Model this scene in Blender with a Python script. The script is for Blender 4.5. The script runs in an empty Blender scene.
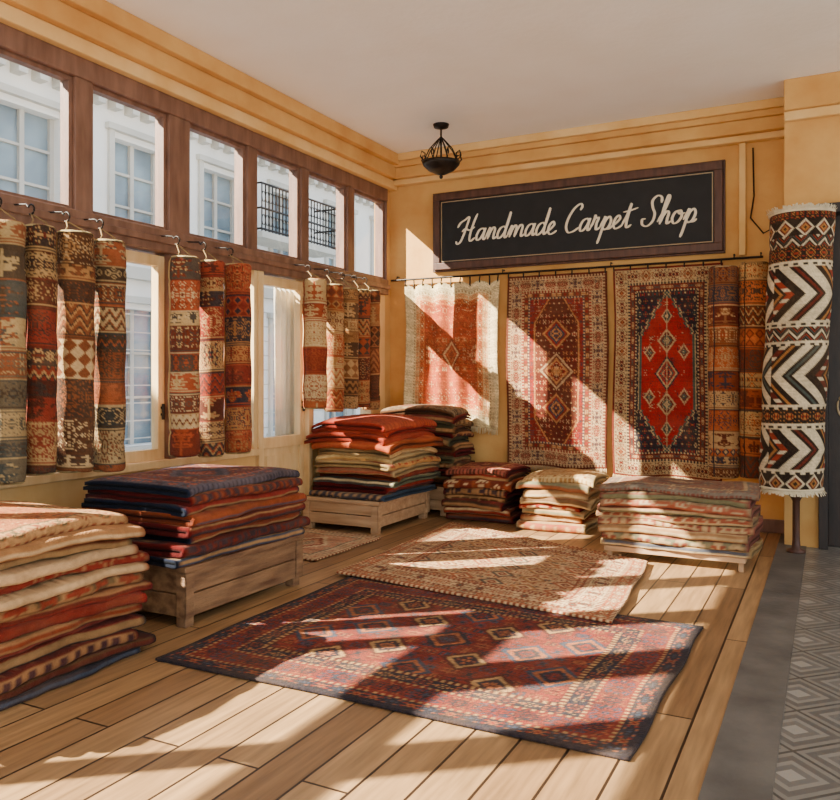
import bpy, math, random
import numpy as np
from mathutils import Vector
random.seed(7)
S=bpy.context.scene
# ------------------------------------------------------------------ helpers
def lin(h):
    if isinstance(h,str):
        h=h.lstrip('#'); c=np.array([int(h[i:i+2],16)/255 for i in (0,2,4)])
    else: c=np.array(h)/255.0
    return np.where(c<=.04045,c/12.92,((c+.055)/1.055)**2.4)
def new_mat(name):
    m=bpy.data.materials.new(name); m.use_nodes=True
    n=m.node_tree.nodes; l=m.node_tree.links
    return m,n,l,n['Principled BSDF']
def noise_mat(name,c1,c2,scale=4,rough=.8,bump=.1,bscale=60,stretch=None,detail=6,metal=0):
    m,n,l,b=new_mat(name)
    tc=n.new('ShaderNodeTexCoord'); mp=n.new('ShaderNodeMapping')
    l.new(tc.outputs['Object'],mp.inputs['Vector'])
    if stretch: mp.inputs['Scale'].default_value=stretch
    ns=n.new('ShaderNodeTexNoise'); ns.inputs['Scale'].default_value=scale; ns.inputs['Detail'].default_value=detail
    l.new(mp.outputs[0],ns.inputs['Vector'])
    r=n.new('ShaderNodeValToRGB'); r.color_ramp.elements[0].position=.3; r.color_ramp.elements[1].position=.7
    r.color_ramp.elements[0].color=(*lin(c1),1); r.color_ramp.elements[1].color=(*lin(c2),1)
    l.new(ns.outputs['Fac'],r.inputs['Fac']); l.new(r.outputs[0],b.inputs['Base Color'])
    b.inputs['Roughness'].default_value=rough; b.inputs['Metallic'].default_value=metal
    if bump:
        n2=n.new('ShaderNodeTexNoise'); n2.inputs['Scale'].default_value=bscale; n2.inputs['Detail'].default_value=4
        l.new(mp.outputs[0],n2.inputs['Vector'])
        bp=n.new('ShaderNodeBump'); bp.inputs['Strength'].default_value=bump; bp.inputs['Distance'].default_value=.02
        l.new(n2.outputs['Fac'],bp.inputs['Height']); l.new(bp.outputs[0],b.inputs['Normal'])
    return m
M={}
M['plaster']=noise_mat('plaster_amber','#c48c48','#dcae68',2.2,.9,.25,14)
M['plasterL']=noise_mat('plaster_yellow','#d9aa62','#ecc88a',2.5,.85,.1,20)
M['ceil']=noise_mat('ceiling_plaster','#f8f5ee','#fcfbf7',2,.95,.15,20)
M['wood_dk']=noise_mat('wood_dark','#3c2218','#5c3a2a',3,.5,.15,30,(6,6,1))
M['wood_frame']=noise_mat('wood_window_frame','#64443410'[:7],'#866250',3,.5,.12,30,(5,5,1))
M['wood_pale']=noise_mat('wood_pale_yellow','#d9b67e','#ecd09c',3,.5,.1,30,(5,5,1))
M['wood_crate']=noise_mat('wood_crate','#5c3e2a','#a07c58',2.5,.6,.4,24,(7,1.2,9))
M['wood_plinth']=noise_mat('wood_plinth','#a07c58','#c4a27c',2.5,.6,.25,24,(1.2,7,9))
M['iron']=noise_mat('wrought_iron','#1c1815','#2e2722',20,.45,.1,60,metal=.6)
M['black']=noise_mat('sign_board_black','#0e1012','#17191c',8,.7,.05,80)
M['cream']=noise_mat('sign_paint_cream','#efe2c4','#f5ead2',8,.6,0)
M['gold']=noise_mat('sign_inner_line','#9a8462','#b09a74',8,.5,0)
M['doorbrown']=noise_mat('door_dark_wood','#150e0b','#2a1b13',4,.45,.2,30,(6,6,1))
M['facade']=noise_mat('facade_stone','#e2e2de','#f4f1ea',1.2,.9,.1,10)
M['facade2']=noise_mat('facade_trim','#b4b2aa','#cdc9be',1.2,.9,.1,10)
M['facglass']=noise_mat('facade_glass','#5f7380','#8fa5b0',1.5,.15,0)
M['curtain']=noise_mat('curtain_cloth','#d8d2c2','#ebe5d6',6,.9,.1,30,(9,9,.6))
M['street']=noise_mat('street_stone','#c4beb2','#ddd7ca',1.5,.9,.2,12)
M['stoneband']=noise_mat('stone_threshold','#4c4a47','#6c6963',3,.6,.15,20)
M['leaf']=noise_mat('tree_leaf','#4c6a34','#7c9450',6,.7,.1,30)
m,n,l,b=new_mat('window_glass')
tr=n.new('ShaderNodeBsdfTransparent'); gl=n.new('ShaderNodeBsdfGlossy'); gl.inputs['Roughness'].default_value=.03
tr.inputs['Color'].default_value=(.97,.985,1,1)
mx=n.new('ShaderNodeMixShader'); mx.inputs[0].default_value=.06
l.new(tr.outputs[0],mx.inputs[1]); l.new(gl.outputs[0],mx.inputs[2]); l.new(mx.outputs[0],n['Material Output'].inputs['Surface'])
M['glass']=m
def rugmat(name,sheen=.03):
    m,n,l,b=new_mat(name)
    at=n.new('ShaderNodeAttribute'); at.attribute_name='Col'
    tc=n.new('ShaderNodeTexCoord')
    ns=n.new('ShaderNodeTexNoise'); ns.inputs['Scale'].default_value=3.5; ns.inputs['Detail'].default_value=9; ns.inputs['Roughness'].default_value=.65
    l.new(tc.outputs['Object'],ns.inputs['Vector'])
    mr=n.new('ShaderNodeMapRange'); mr.inputs[1].default_value=.3; mr.inputs[2].default_value=.7; mr.inputs[3].default_value=.72; mr.inputs[4].default_value=1.25
    l.new(ns.outputs['Fac'],mr.inputs[0])
    mu=n.new('ShaderNodeVectorMath'); mu.operation='SCALE'
    l.new(at.outputs['Color'],mu.inputs[0]); l.new(mr.outputs[0],mu.inputs['Scale'])
    l.new(mu.outputs[0],b.inputs['Base Color'])
    b.inputs['Roughness'].default_value=.95
    b.inputs['Sheen Weight'].default_value=sheen; b.inputs['Sheen Roughness'].default_value=.6
    b.inputs['Specular IOR Level'].default_value=.08
    n2=n.new('ShaderNodeTexNoise'); n2.inputs['Scale'].default_value=110; n2.inputs['Detail'].default_value=4
    l.new(tc.outputs['Object'],n2.inputs['Vector'])
    bp=n.new('ShaderNodeBump'); bp.inputs['Strength'].default_value=.8; bp.inputs['Distance'].default_value=.008
    l.new(n2.outputs['Fac'],bp.inputs['Height']); l.new(bp.outputs[0],b.inputs['Normal'])
    return m
M['rug']=rugmat('woven_wool')

class MB:
    def __init__(s): s.V=[];s.F=[];s.MI=[];s.C=[];s.n=0;s.mats=[]
    def mi(s,mat):
        if mat not in s.mats: s.mats.append(mat)
        return s.mats.index(mat)
    def add(s,V,F,mat,col=None):
        V=np.asarray(V,float); k=len(V)
        s.V.append(V); 
        F=np.asarray(F)+s.n
        s.F+=F.tolist(); s.MI+= [s.mi(mat)]*len(F)
        if col is None: col=np.ones((k,3))*.5
        col=np.asarray(col,float)
        if col.ndim==1: col=np.tile(col,(k,1))
        s.C.append(col); s.n+=k
    def box(s,x0,x1,y0,y1,z0,z1,mat,col=None):
        V=[(x,y,z) for z in (z0,z1) for y in (y0,y1) for x in (x0,x1)]
        F=[(0,2,3,1),(4,5,7,6),(0,1,5,4),(2,6,7,3),(0,4,6,2),(1,3,7,5)]
        s.add(V,F,mat,col)
    def tube(s,pts,r,mat,col=None,seg=8):
        pts=[Vector(p) for p in pts]; V=[];F=[]
        k=len(pts); rr=r if hasattr(r,'__len__') else [r]*k
        for i,p in enumerate(pts):
            d=(pts[min(i+1,k-1)]-pts[max(i-1,0)]).normalized()
            a=Vector((0,0,1)) if abs(d.z)<.9 else Vector((1,0,0))
            u=d.cross(a).normalized(); w=d.cross(u)
            for j in range(seg):
                t=2*math.pi*j/seg; q=p+(u*math.cos(t)+w*math.sin(t))*rr[i]; V.append(tuple(q))
        for i in range(k-1):
            for j in range(seg):
                F.append((i*seg+j,i*seg+(j+1)%seg,(i+1)*seg+(j+1)%seg,(i+1)*seg+j))
        s.add(V,F,mat,col)
    def lathe(s,cx,cy,prof,mat,col=None,seg=24):
        V=[];F=[]
        for (r,z) in prof:
            for j in range(seg):
                t=2*math.pi*j/seg; V.append((cx+r*math.cos(t),cy+r*math.sin(t),z))
        for i in range(len(prof)-1):
            for j in range(seg): F.append((i*seg+j,i*seg+(j+1)%seg,(i+1)*seg+(j+1)%seg,(i+1)*seg+j))
        s.add(V,F,mat,col)
    def build(s,name,smooth=False,bevel=0,parent=None,solid=0):
        me=bpy.data.meshes.new(name); V=np.concatenate(s.V)
        me.from_pydata(V.tolist(),[],s.F)
        for mt in s.mats: me.materials.append(mt)
        me.polygons.foreach_set('material_index',s.MI)
        C=np.concatenate(s.C); ca=me.color_attributes.new('Col','FLOAT_COLOR','POINT')
        ca.data.foreach_set('color',np.concatenate([C,np.ones((len(C),1))],1).astype(np.float32).ravel())
        if smooth: me.polygons.foreach_set('use_smooth',[True]*len(me.polygons))
        me.update()
        o=bpy.data.objects.new(name,me); S.collection.objects.link(o)
        if parent: o.parent=parent
        if solid:
            sm=o.modifiers.new('thick','SOLIDIFY'); sm.thickness=solid; sm.offset=0
        if bevel:
            bm=o.modifiers.new('bev','BEVEL'); bm.width=bevel; bm.segments=2; bm.limit_method='ANGLE'
        return o
def gridfaces(ny,nx):
    i=np.arange(ny-1)[:,None]*nx+np.arange(nx-1)[None,:]
    return np.stack([i,i+1,i+nx+1,i+nx],-1).reshape(-1,4)
def empty(name,loc=(0,0,0)):
    e=bpy.data.objects.new(name,None); e.location=loc; e.empty_display_size=.2; S.collection.objects.link(e); return e

# ------------------------------------------------------------------ rug patterns
RED='#98211c';DRED='#661614';ORG='#b8552a';CRM='#dcc79c';NAVY='#1d2538';BLUE='#3a5066';TEAL='#2f4c4a';BRN='#634026';GLD='#c08f46';BLK='#17141a';SAGE='#727860';TAN='#b08a5e';RUST='#8c4022';OLV='#59543a'
def P(*h): return np.array([lin(x) for x in h])
def spr(rng,h,w,dens=.5):
    h2=(h+1)//2; w2=(w+1)//2
    q=rng.random((h2,w2)); yy,xx=np.mgrid[0:h2,0:w2]
    rad=((h2-1-yy)/max(h2,1)+(w2-1-xx)/max(w2,1))
    v=(q<dens*(1.5-rad*.7)).astype(int); v[(q<dens*.35)]=2
    v[-1,-1]=2
    full=np.zeros((h,w),int)
    full[:h2,:w2]=v; full[:h2,w-w2:]=v[:,::-1]; full[h-h2:,:]=full[:h2,:][::-1,:]
    return full
def organic(rng,h,w):
    g=np.zeros((h,w),int); w2=w//2
    g[h//5:h-1,w2-1:w2+1]=1
    for _ in range(7):
        y=int(rng.integers(1,max(h-1,2))); x=w2-1
        for _s in range(int(rng.integers(3,w2+4))):
            if 0<=y<h and 1<=x<w2: g[y,x-1:x+1]=1+(rng.random()<.25)
            if rng.random()<.6: x-=1
            else: y+=int(rng.choice([-1,1]))
            if x<2: break
    g[:,w-w2:]=g[:,:w2][:,::-1]
    return g
def coords(C):
    H,W=C.shape; yy,xx=np.mgrid[0:H,0:W]; dx=np.minimum(xx,W-1-xx); dy=np.minimum(yy,H-1-yy); return H,W,yy,xx,dx,dy
def border(C,d0,w,bg,fg,rng,kind):
    H,W,yy,xx,dx,dy=coords(C); d=np.minimum(dx,dy); m=(d>=d0)&(d<d0+w); C[m]=bg
    q=d-d0; s=np.where(dx<dy,np.abs(yy-H//2),np.abs(xx-W//2))
    if kind=='spr':
        p=w+2; b=[spr(rng,max(w-2,1),p,.5) for _ in range(2)]
        si=(s//p)%2; qq=np.clip(q-1,0,max(w-2,1)-1); v=np.where(si==0,b[0][qq,s%p],b[1][qq,s%p])
        ok=m&(q>=1)&(q<w-1)
        C[ok&(v==1)]=fg[0]; k=ok&(v==2); C[k]=np.where(si[k]==0,fg[1%len(fg)],fg[2%len(fg)])
    elif kind=='dia':
        p=w; v=np.abs(s%p-p//2)+np.abs(q-(w-1)/2)
        C[m&(v<=w/2-.5)]=fg[0]; C[m&(v<=w/4)]=fg[1%len(fg)]
    elif kind=='zig':
        p=max(2*w-2,4); z=np.abs(s%p-p//2); C[m&(z>q)]=fg[0]
    elif kind=='dash':
        C[m&((s//2)%2==0)]=fg[0]
def region(C,d0):
    H,W,yy,xx,dx,dy=coords(C); return np.minimum(dx,dy)>=d0
def scatter(C,mask,p,fg,rng,K=5,dens=.5,stag=True,py=None):
    H,W,yy,xx,dx,dy=coords(C); py=py or p
    ax=np.abs(xx-W//2)+p//2; ay=np.abs(yy-H//2)+py//2
    j=ay//py
    if stag: ax=ax+(j%2)*(p//2)
    i=ax//p
    bank=np.array([np.pad(spr(rng,py-2,p-2,dens),1) for _ in range(K)])
    k=(i*7+j*13+(i*j)%3)%K; v=bank[k,ay%py,ax%p]; fg=np.array(fg)
    c1=fg[(i*3+j*5)%len(fg)]; c2=fg[(i*3+j*5+1)%len(fg)]
    a=mask&(v==1); C[a]=c1[a]; a=mask&(v==2); C[a]=c2[a]
def medal(C,cy,cx,a,b,cols,rng,q=2,mask=None,inner=True):
    H,W,yy,xx,dx,dy=coords(C)
    X=(np.abs(xx-cx)//q)*q; Y=(np.abs(yy-cy)//q)*q
    m=X/a+Y/b
    if mask is None: mask=np.ones_like(C,bool)
    st=1/len(cols)*.85
    for k,c in enumerate(cols): C[mask&(m<=1-k*st)]=c
    if inner:
        sp=spr(rng,max(int(b*.9),3),max(int(a*.9),3),.4); h,w=sp.shape
        y0=int(cy-h//2);x0=int(cx-w//2)
        for v in (1,2):
            yy2,xx2=np.nonzero(sp==v); yy2=yy2+y0;xx2=xx2+x0
            ok=(yy2>=0)&(yy2<H)&(xx2>=0)&(xx2<W); yy2=yy2[ok];xx2=xx2[ok]
            ok=m[yy2,xx2]<.75; C[yy2[ok],xx2[ok]]=cols[(v*2)%len(cols)] if v==1 else cols[0]
def toRGB(C,pal,rng,wear=.1,dust=.05,deep=1.12):
    out=pal[C].copy(); H,W=C.shape
    out=out**deep
    out*=1+(rng.random((H,1,1))-.5)*wear*1.5+(rng.random((H,W,1))-.5)*wear*2.5
    # sun-bleached, worn blotches in the pile
    g=rng.random((H//16+3,W//16+3)); yi=np.arange(H)/16; xi=np.arange(W)/16
    y0=yi.astype(int);x0=xi.astype(int);fy=(yi-y0)[:,None];fx=(xi-x0)[None,:]
    bl=(g[y0][:,x0]*(1-fy)*(1-fx)+g[y0+1][:,x0]*fy*(1-fx)+g[y0][:,x0+1]*(1-fy)*fx+g[y0+1][:,x0+1]*fy*fx)
    d=(dust+.16*np.clip(bl-.45,0,1)+.05*rng.random((H,W)))[...,None]
    out=out*(1-d)+lin('#ac8860')*d
    return np.clip(out,0,1)
def bands(W,H,pal,seed,hmin=5,hmax=16,weights=None):
    rng=np.random.default_rng(seed); C=np.zeros((H,W),int); n=len(pal)
    y=0; yy,xx=np.mgrid[0:H,0:W]; last=-1
    while y<H:
        h=int(rng.integers(hmin,hmax)); e=min(y+h,H); bg=int(rng.choice(n,p=weights))
        if bg==last: bg=(bg+1)%n
        last=bg; C[y:e]=bg; fg=[(bg+int(rng.integers(1,n)))%n for _ in range(3)]
        kind=int(rng.choice([0,0,1,2,3,4,5,5,5])) if h>=6 else 9
        q=yy[y:e]-y; s=xx[y:e]; sub=C[y:e]
        if kind<=1:
            p=h+3; b=spr(rng,h,p,.42); b=np.pad(b[1:-1],((1,1),(0,0))); v=b[q,s%p]; sub[v==1]=fg[0]; sub[v==2]=fg[1]
        elif kind==2:
            hh=min(h,10); p=hh+hh%2; v=np.abs(s%p-p//2)+np.abs(q%hh-(hh-1)/2); sub[v<=hh/2]=fg[0]; sub[v<=hh/4]=fg[1]
        elif kind==3:
            p=max(h//2,6); z=np.abs(s%p-p//2)*1.5; sub[((q+z)//2)%4==0]=fg[0]; sub[((q+z)//2)%4==1]=fg[1]
        elif kind==4:
            p=h+h%2+2; b=spr(rng,h,p,.36); v=b[q,s%p]; sub[v>0]=fg[0]; sub[v==2]=fg[2]
        elif kind==5:
            p=(h+h%2)+4; bs=[organic(rng,h,p) for _ in range(2)]; k=(s//p)%2; v=np.where(k==0,bs[0][q,s%p],bs[1][q,s%p])
            v[(q<1)|(q>=h-1)]=0; sub[v==1]=fg[0]; sub[v==2]=fg[1]
        C[y]=fg[1]
        y=e
        if rng.random()<.7 and y<H-3: C[y:y+1]=fg[0]; C[y+1:y+2]=bg; C[y+2:y+3]=fg[2]; y+=3
    return toRGB(C,pal,rng)

# ------------------------------------------------------------------ rug geometry
rug=M['rug']
def flat_rug(name,corners,rgb,z=.008,th=.012,fr=None,seed=0,wav=.003):
    H,W=rgb.shape[:2]; v,u=np.mgrid[0:1:H*1j,0:1:W*1j]
    A,B,C_,D=[np.array(c,float) for c in corners]
    XY=(A*(1-u[...,None])+B*u[...,None])*(1-v[...,None])+(D*(1-u[...,None])+C_*u[...,None])*v[...,None]
    XY[...,0]+=.008*np.sin(v*13+seed); XY[...,1]+=.006*np.sin(u*11+seed)
    Z=z+th/2+wav*(1+np.sin(u*9+v*5+seed)*np.sin(v*11+u*3))
    V=np.dstack([XY,Z]).reshape(-1,3)
    mb=MB(); mb.add(V,gridfaces(H,W)[:,::-1],rug,rgb.reshape(-1,3))
    return mb.build(name,smooth=True,solid=th)
def hung_rug(name,x0,x1,z0,z1,y,rgb,wave=.012,nf=3,seed=0,fr='#dccaa0',scallop=0,taper=0,slant=0,frn=None):
    rng=np.random.default_rng(seed); H,W=rgb.shape[:2]; v,u=np.mgrid[0:1:H*1j,0:1:W*1j]
    X=x0+(x1-x0)*u + taper*(u-.5)*-2*v + .01*np.sin(v*7+seed)*(u-.5)*2
    Zt=z1- scallop*(1-np.abs(np.cos(u*math.pi*nf)))
    Zb=z0+slant*u+.012*np.sin(u*9+seed)
    Z=Zt*(1-v)+Zb*v
    Y=y-wave*(1+np.cos(u*2*math.pi*nf+.7*np.sin(v*3)))*(.35+.65*v) -.004*np.sin(v*17+u*5)
    mb=MB(); mb.add(np.dstack([X,Y,Z]).reshape(-1,3),gridfaces(H,W),rug,rgb.reshape(-1,3))
    if fr:
        n=frn or int((x1-x0)/.014)
        V=[];F=[]
        for i in range(n):
            uu=(i+.5)/n; c=int(uu*(W-1)); a=np.array([X[-1,c],Y[-1,c],Z[-1,c]]); l=.05*(.7+.6*rng.random()); sk=(rng.random()-.5)*.02
            k=len(V); V+=[a+[-.005,0,.004],a+[.005,0,.004],a+[.005+sk,-.003,-l],a+[-.004+sk,-.003,-l]]; F+=[(k,k+1,k+2,k+3)]
        mb.add(V,F,rug,lin(fr))
    for i in range(nf*2+1):
        uu=min(max(i/(nf*2),.01),.99); c=int(uu*(W-1)); a=np.array([X[0,c],Y[0,c],Z[0,c]])
        mb.tube([tuple(a+[0,0,-.02]),tuple(a+[0,-.012,.0]),tuple(a+[0,-.008,.015]),(a[0],8.02-.06,2.518)],.004,M['iron'],seg=5)
    return mb.build(name,smooth=True,solid=.008)
def rolled_rug(name,cx,cy,z0,z1,r,rgb,seed=0,endcol='#cbb48a',cord=True,railz=2.42,lean=(0,0),frg=None,a0=-2.2):
    H,W=rgb.shape[:2]; v,u=np.mgrid[0:1:H*1j,0:1:W*1j]
    th=a0+u*2*math.pi
    R=r*(1+.02*np.sin(th*3+v*4+seed))+.012*u-.006 + .004*np.sin(v*21+seed)
    for t in (.12,.88): R-=.006*np.exp(-((v-t)/.008)**2)
    ed=np.minimum(v,1-v); R-=.012*np.exp(-ed/.006)
    X=cx+R*np.cos(th)+lean[0]*(1-v); Y=cy+R*np.sin(th)+lean[1]*(1-v); Z=z1+(z0-z1)*v + .006*np.sin(th+seed)
    mb=MB(); mb.add(np.dstack([X,Y,Z]).reshape(-1,3),gridfaces(H,W),rug,rgb.reshape(-1,3))
    mb.add([(X[i,c],Y[i,c],Z[i,c]) for i in range(0,H,4) for c in (0,W-1)],[(2*k,2*k+1,2*k+3,2*k+2) for k in range((H+3)//4-1)],rug,rgb[0,0])
    for zz,sg,lx,ly in ((z1,1,lean[0],lean[1]),(z0,-1,0,0)):
        nr=14; na=32; RR=np.linspace(0,1,nr*2)
        VV=[];CC=[]
        for k,q in enumerate(RR):
            for j in range(na):
                t=2*math.pi*j/na; f=(q*nr*.5+j/na)%1
                VV.append((cx+lx+q*(r-.004)*math.cos(t),cy+ly+q*(r-.004)*math.sin(t),zz+sg*(.004*math.sin(f*6.28)-.006*(q>.95))))
                CC.append(lin(endcol)*(1 if f<.6 else .25))
        F=[(k*na+j,k*na+(j+1)%na,(k+1)*na+(j+1)%na,(k+1)*na+j) for k in range(len(RR)-1) for j in range(na)]
        mb.add(VV,F,rug,CC)
    if cord:
        zt=z1
        mb.tube([(cx,cy-r*.8,zt-.02),(cx,cy-r*.5,zt+.03),(cx*.6+.04,cy,railz-.02)],.005,rug,lin('#8b7350'),6)
        mb.tube([(cx,cy+r*.8,zt-.02),(cx,cy+r*.5,zt+.03),(cx*.6+.04,cy,railz-.02)],.005,rug,lin('#8b7350'),6)
        hk=[(cx*.6+.04+.03*math.sin(t),cy,railz+.005+.03*math.cos(t)) for t in np.linspace(-1.0,3.6,9)]
        mb.tube([(.05,cy,railz+.05),(cx*.6,cy,railz+.04)]+hk,.006,M['iron'],None,6)
    if frg:
        rng=np.random.default_rng(seed)
        for zz,sg,lx,ly in ((z1-.005,1,lean[0],lean[1]),(z0+.005,-1,0,0)):
            V=[];F=[]; n=170; ax,ay=cx+lx,cy+ly
            for i in range(n):
                t=2*math.pi*(i+rng.random()*.5)/n; l=.06*(.5+.8*rng.random()); rr=r*1.0; o=rr+.008+.02*rng.random()
                c,s_=math.cos(t),math.sin(t); w=.007
                tx,ty=-s_*w,c*w; k=len(V)
                V+=[(ax+rr*c-tx,ay+rr*s_-ty,zz),(ax+rr*c+tx,ay+rr*s_+ty,zz),(ax+o*c+tx,ay+o*s_+ty,zz+sg*l*.6),(ax+o*c-tx,ay+o*s_-ty,zz+sg*l*.6)]
                F+=[(k,k+1,k+2,k+3)]
            mb.add(V,F,rug,lin(frg))
            prof=[(r*.98,zz-sg*.015),(r+.008,zz-sg*.01),(r+.010,zz+sg*.005),(r*.9,zz+sg*.012)]
            mb.lathe(ax,ay,prof,rug,lin(frg),40)
    return mb.build(name,smooth=True)

def fold_layer(mb,cx,cy,z,L,Wd,h,rot,rgb,edgecol,rng,fine=False,sag=0,puff=1.0,zb=0):
    th=h/2*.9
    R=(h-th)/2
    path=[]
    nt=int(L/.015) if fine else 10
    for t in np.linspace(-L/2,L/2-R,5): path.append((t,th/2,0,-1))
    for a in np.linspace(-math.pi/2,math.pi/2,9)[1:-1]: path.append((L/2-R+R*math.cos(a),h/2+R*math.sin(a),math.cos(a),math.sin(a)))
    for t in np.linspace(L/2-R,-L/2+rng.random()*.03,nt): path.append((t,h-th/2,0,1))
    path=np.array(path)
    dl=np.r_[0,np.cumsum(np.hypot(np.diff(path[:,0]),np.diff(path[:,1])))]
    n=len(path); m=int(Wd/(.013 if fine else .02))
    out=path[:,:2]+path[:,2:]*th/2; inn=path[:,:2]-path[:,2:]*th/2*.96
    a=np.linspace(-Wd/2,Wd/2,m)
    ph=rng.random(8)*6.28
    def place(prof):
        B=np.repeat(prof[:,0][:,None],m,1); Z=np.repeat(prof[:,1][:,None],m,1); A=np.repeat(a[None,:],n,0)
        B=B+puff*(.014*np.sin(A*6+ph[0])+.007*np.sin(A*17+ph[1])+.003*np.sin(A*41+ph[6])); A=A+puff*.014*np.sin(B*8+ph[2])
        rel=z+Z-zb
        Zw=z+Z+puff*min(1,(z-zb)/.05+.1)*(.0045*np.sin(A*8+ph[3])+.004*np.sin(B*8+A*4+ph[4])+.002*np.sin(A*25+ph[5]))
        ea=np.clip(np.abs(A)/(Wd/2),0,1.1); eb=np.clip(np.abs(B)/(L/2),0,1.1)
        Zw=Zw-sag*rel*(ea**4*.6+eb**4*.6)*1.3
        c,s_=math.cos(rot),math.sin(rot)
        return np.stack([cx+B*c-A*s_,cy+B*s_+A*c,Zw],-1)
    Vo=place(out);Vi=place(inn)
    H,W=rgb.shape[:2]
    rem=dl[-1]-dl
    if fine:
        ri=np.clip((rem/L*(H-1)).astype(int),0,H-1); ri=np.where(rem>L,(H-1)-(((rem-L)/.02).astype(int)%H),ri)
    else: ri=(rem/.012).astype(int)%H
    ci=np.clip((np.linspace(0,1,m)*(W-1)).astype(int),0,W-1)
    Co=rgb[ri][:,ci].copy()
    e=lin(edgecol)*.75; Co[:,0]=e;Co[:,-1]=e;Co[:,1]=Co[:,1]*.5+e*.5;Co[:,-2]=Co[:,-2]*.5+e*.5
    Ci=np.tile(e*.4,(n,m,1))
    N=n*m
    F=gridfaces(n,m); F2=gridfaces(n,m)[:,::-1]+N
    s0=[(i*m,(i+1)*m,(i+1)*m+N,i*m+N) for i in range(n-1)]
    s1=[(i*m+m-1,i*m+m-1+N,(i+1)*m+m-1+N,(i+1)*m+m-1) for i in range(n-1)]
    s2=[(j,j+N,j+1+N,j+1) for j in range(m-1)]; k=(n-1)*m
    s3=[(k+j,k+j+1,k+j+1+N,k+j+N) for j in range(m-1)]
    mb.add(np.concatenate([Vo.reshape(-1,3),Vi.reshape(-1,3)]),np.concatenate([F,F2,s0,s1,s2,s3]),rug,np.concatenate([Co.reshape(-1,3),Ci.reshape(-1,3)]))
def rug_stack(name,x0,x1,y0,y1,z0,layers,top=None,nose='-y',sag=.06,jit=.03,seed=0,total=None,mix=.35):
    rng=np.random.default_rng(seed); mb=MB(); z=z0
    cx,cy=(x0+x1)/2,(y0+y1)/2
    hs=np.array([h for h,_,_ in layers])*(1+(rng.random(len(layers))-.5)*.5)
    if total: hs*=total/hs.sum()
    for i,(h,pal,st) in enumerate(layers):
        h=hs[i]
        istop=i==len(layers)-1
        ns=nose if isinstance(nose,str) else nose[i%len(nose)]
        if ns=='-y': rot=-math.pi/2; L=y1-y0; Wd=x1-x0
        elif ns=='+x': rot=0; L=x1-x0; Wd=y1-y0
        elif ns=='+y': rot=math.pi/2; L=y1-y0; Wd=x1-x0
        rot+=(rng.random()-.5)*.10
        Lj=L*(1-jit*rng.random()*1.8); Wj=Wd*(1-jit*rng.random()*2.4)
        px=np.array([lin(c) for c in pal]); px=px*(1-mix)+px[0]*mix
        if istop and top is not None: rgb=top
        else: rgb=bands(max(int(Wj/.013),8),60,px,seed*31+i,3,8)
        fold_layer(mb,cx+(rng.random()-.5)*jit*1.3,cy+(rng.random()-.5)*jit*1.3,z,Lj,Wj,h,rot,rgb,pal[0],rng,fine=istop,sag=sag,zb=z0)
        z+=h*.985
    return mb.build(name,smooth=True)

# ------------------------------------------------------------------ room shell
YB=8.02; CH=3.92
m,n,l,b=new_mat('plank_floor')
tc=n.new('ShaderNodeTexCoord'); mp=n.new('ShaderNodeMapping'); mp.inputs['Rotation'].default_value=(0,0,math.pi/2)
l.new(tc.outputs['Object'],mp.inputs['Vector'])
br=n.new('ShaderNodeTexBrick'); br.inputs['Scale'].default_value=1; br.inputs['Brick Width'].default_value=2.3; br.inputs['Row Height'].default_value=.19
br.inputs['Mortar Size'].default_value=.006; br.inputs['Mortar Smooth'].default_value=.2; br.inputs['Bias'].default_value=0
br.inputs['Color1'].default_value=(*lin('#b18c60'),1); br.inputs['Color2'].default_value=(*lin('#8a6845'),1); br.inputs['Mortar'].default_value=(*lin('#2f2015'),1)
l.new(mp.outputs[0],br.inputs['Vector'])
m2=n.new('ShaderNodeMapping'); m2.inputs['Scale'].default_value=(14,1,1); l.new(tc.outputs['Object'],m2.inputs['Vector'])
ns=n.new('ShaderNodeTexNoise'); ns.inputs['Scale'].default_value=2.5; ns.inputs['Detail'].default_value=8; l.new(m2.outputs[0],ns.inputs['Vector'])
mr=n.new('ShaderNodeMapRange'); mr.inputs[1].default_value=.3; mr.inputs[2].default_value=.7; mr.inputs[3].default_value=.65; mr.inputs[4].default_value=1.2
l.new(ns.outputs['Fac'],mr.inputs[0]); vm=n.new('ShaderNodeVectorMath'); vm.operation='SCALE'
l.new(br.outputs['Color'],vm.inputs[0]); l.new(mr.outputs[0],vm.inputs['Scale']); l.new(vm.outputs[0],b.inputs['Base Color'])
b.inputs['Roughness'].default_value=.42
bp=n.new('ShaderNodeBump'); bp.inputs['Strength'].default_value=.4; bp.inputs['Distance'].default_value=.004; bp.invert=True
l.new(br.outputs['Fac'],bp.inputs['Height']); l.new(bp.outputs[0],b.inputs['Normal'])
M['planks']=m
m,n,l,b=new_mat('patterned_tile')
tc=n.new('ShaderNodeTexCoord'); mp=n.new('ShaderNodeMapping'); mp.inputs['Scale'].default_value=(3.4,3.4,3.4); mp.inputs['Rotation'].default_value=(0,0,math.pi/4); l.new(tc.outputs['Object'],mp.inputs['Vector'])
vo=n.new('ShaderNodeTexVoronoi'); vo.distance='CHEBYCHEV'; vo.inputs['Scale'].default_value=1; vo.inputs['Randomness'].default_value=0; l.new(mp.outputs[0],vo.inputs['Vector'])
r_=n.new('ShaderNodeValToRGB'); r_.color_ramp.interpolation='CONSTANT'
els=r_.color_ramp.elements; els[0].color=(*lin('#96938b'),1); els[1].position=.12; els[1].color=(*lin('#6e6c68'),1)
for p_,c_ in ((.22,'#86837c'),(.3,'#62605c'),(.4,'#7c7972'),(.475,'#4a4845')):
    e_=els.new(p_); e_.color=(*lin(c_),1)
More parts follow.
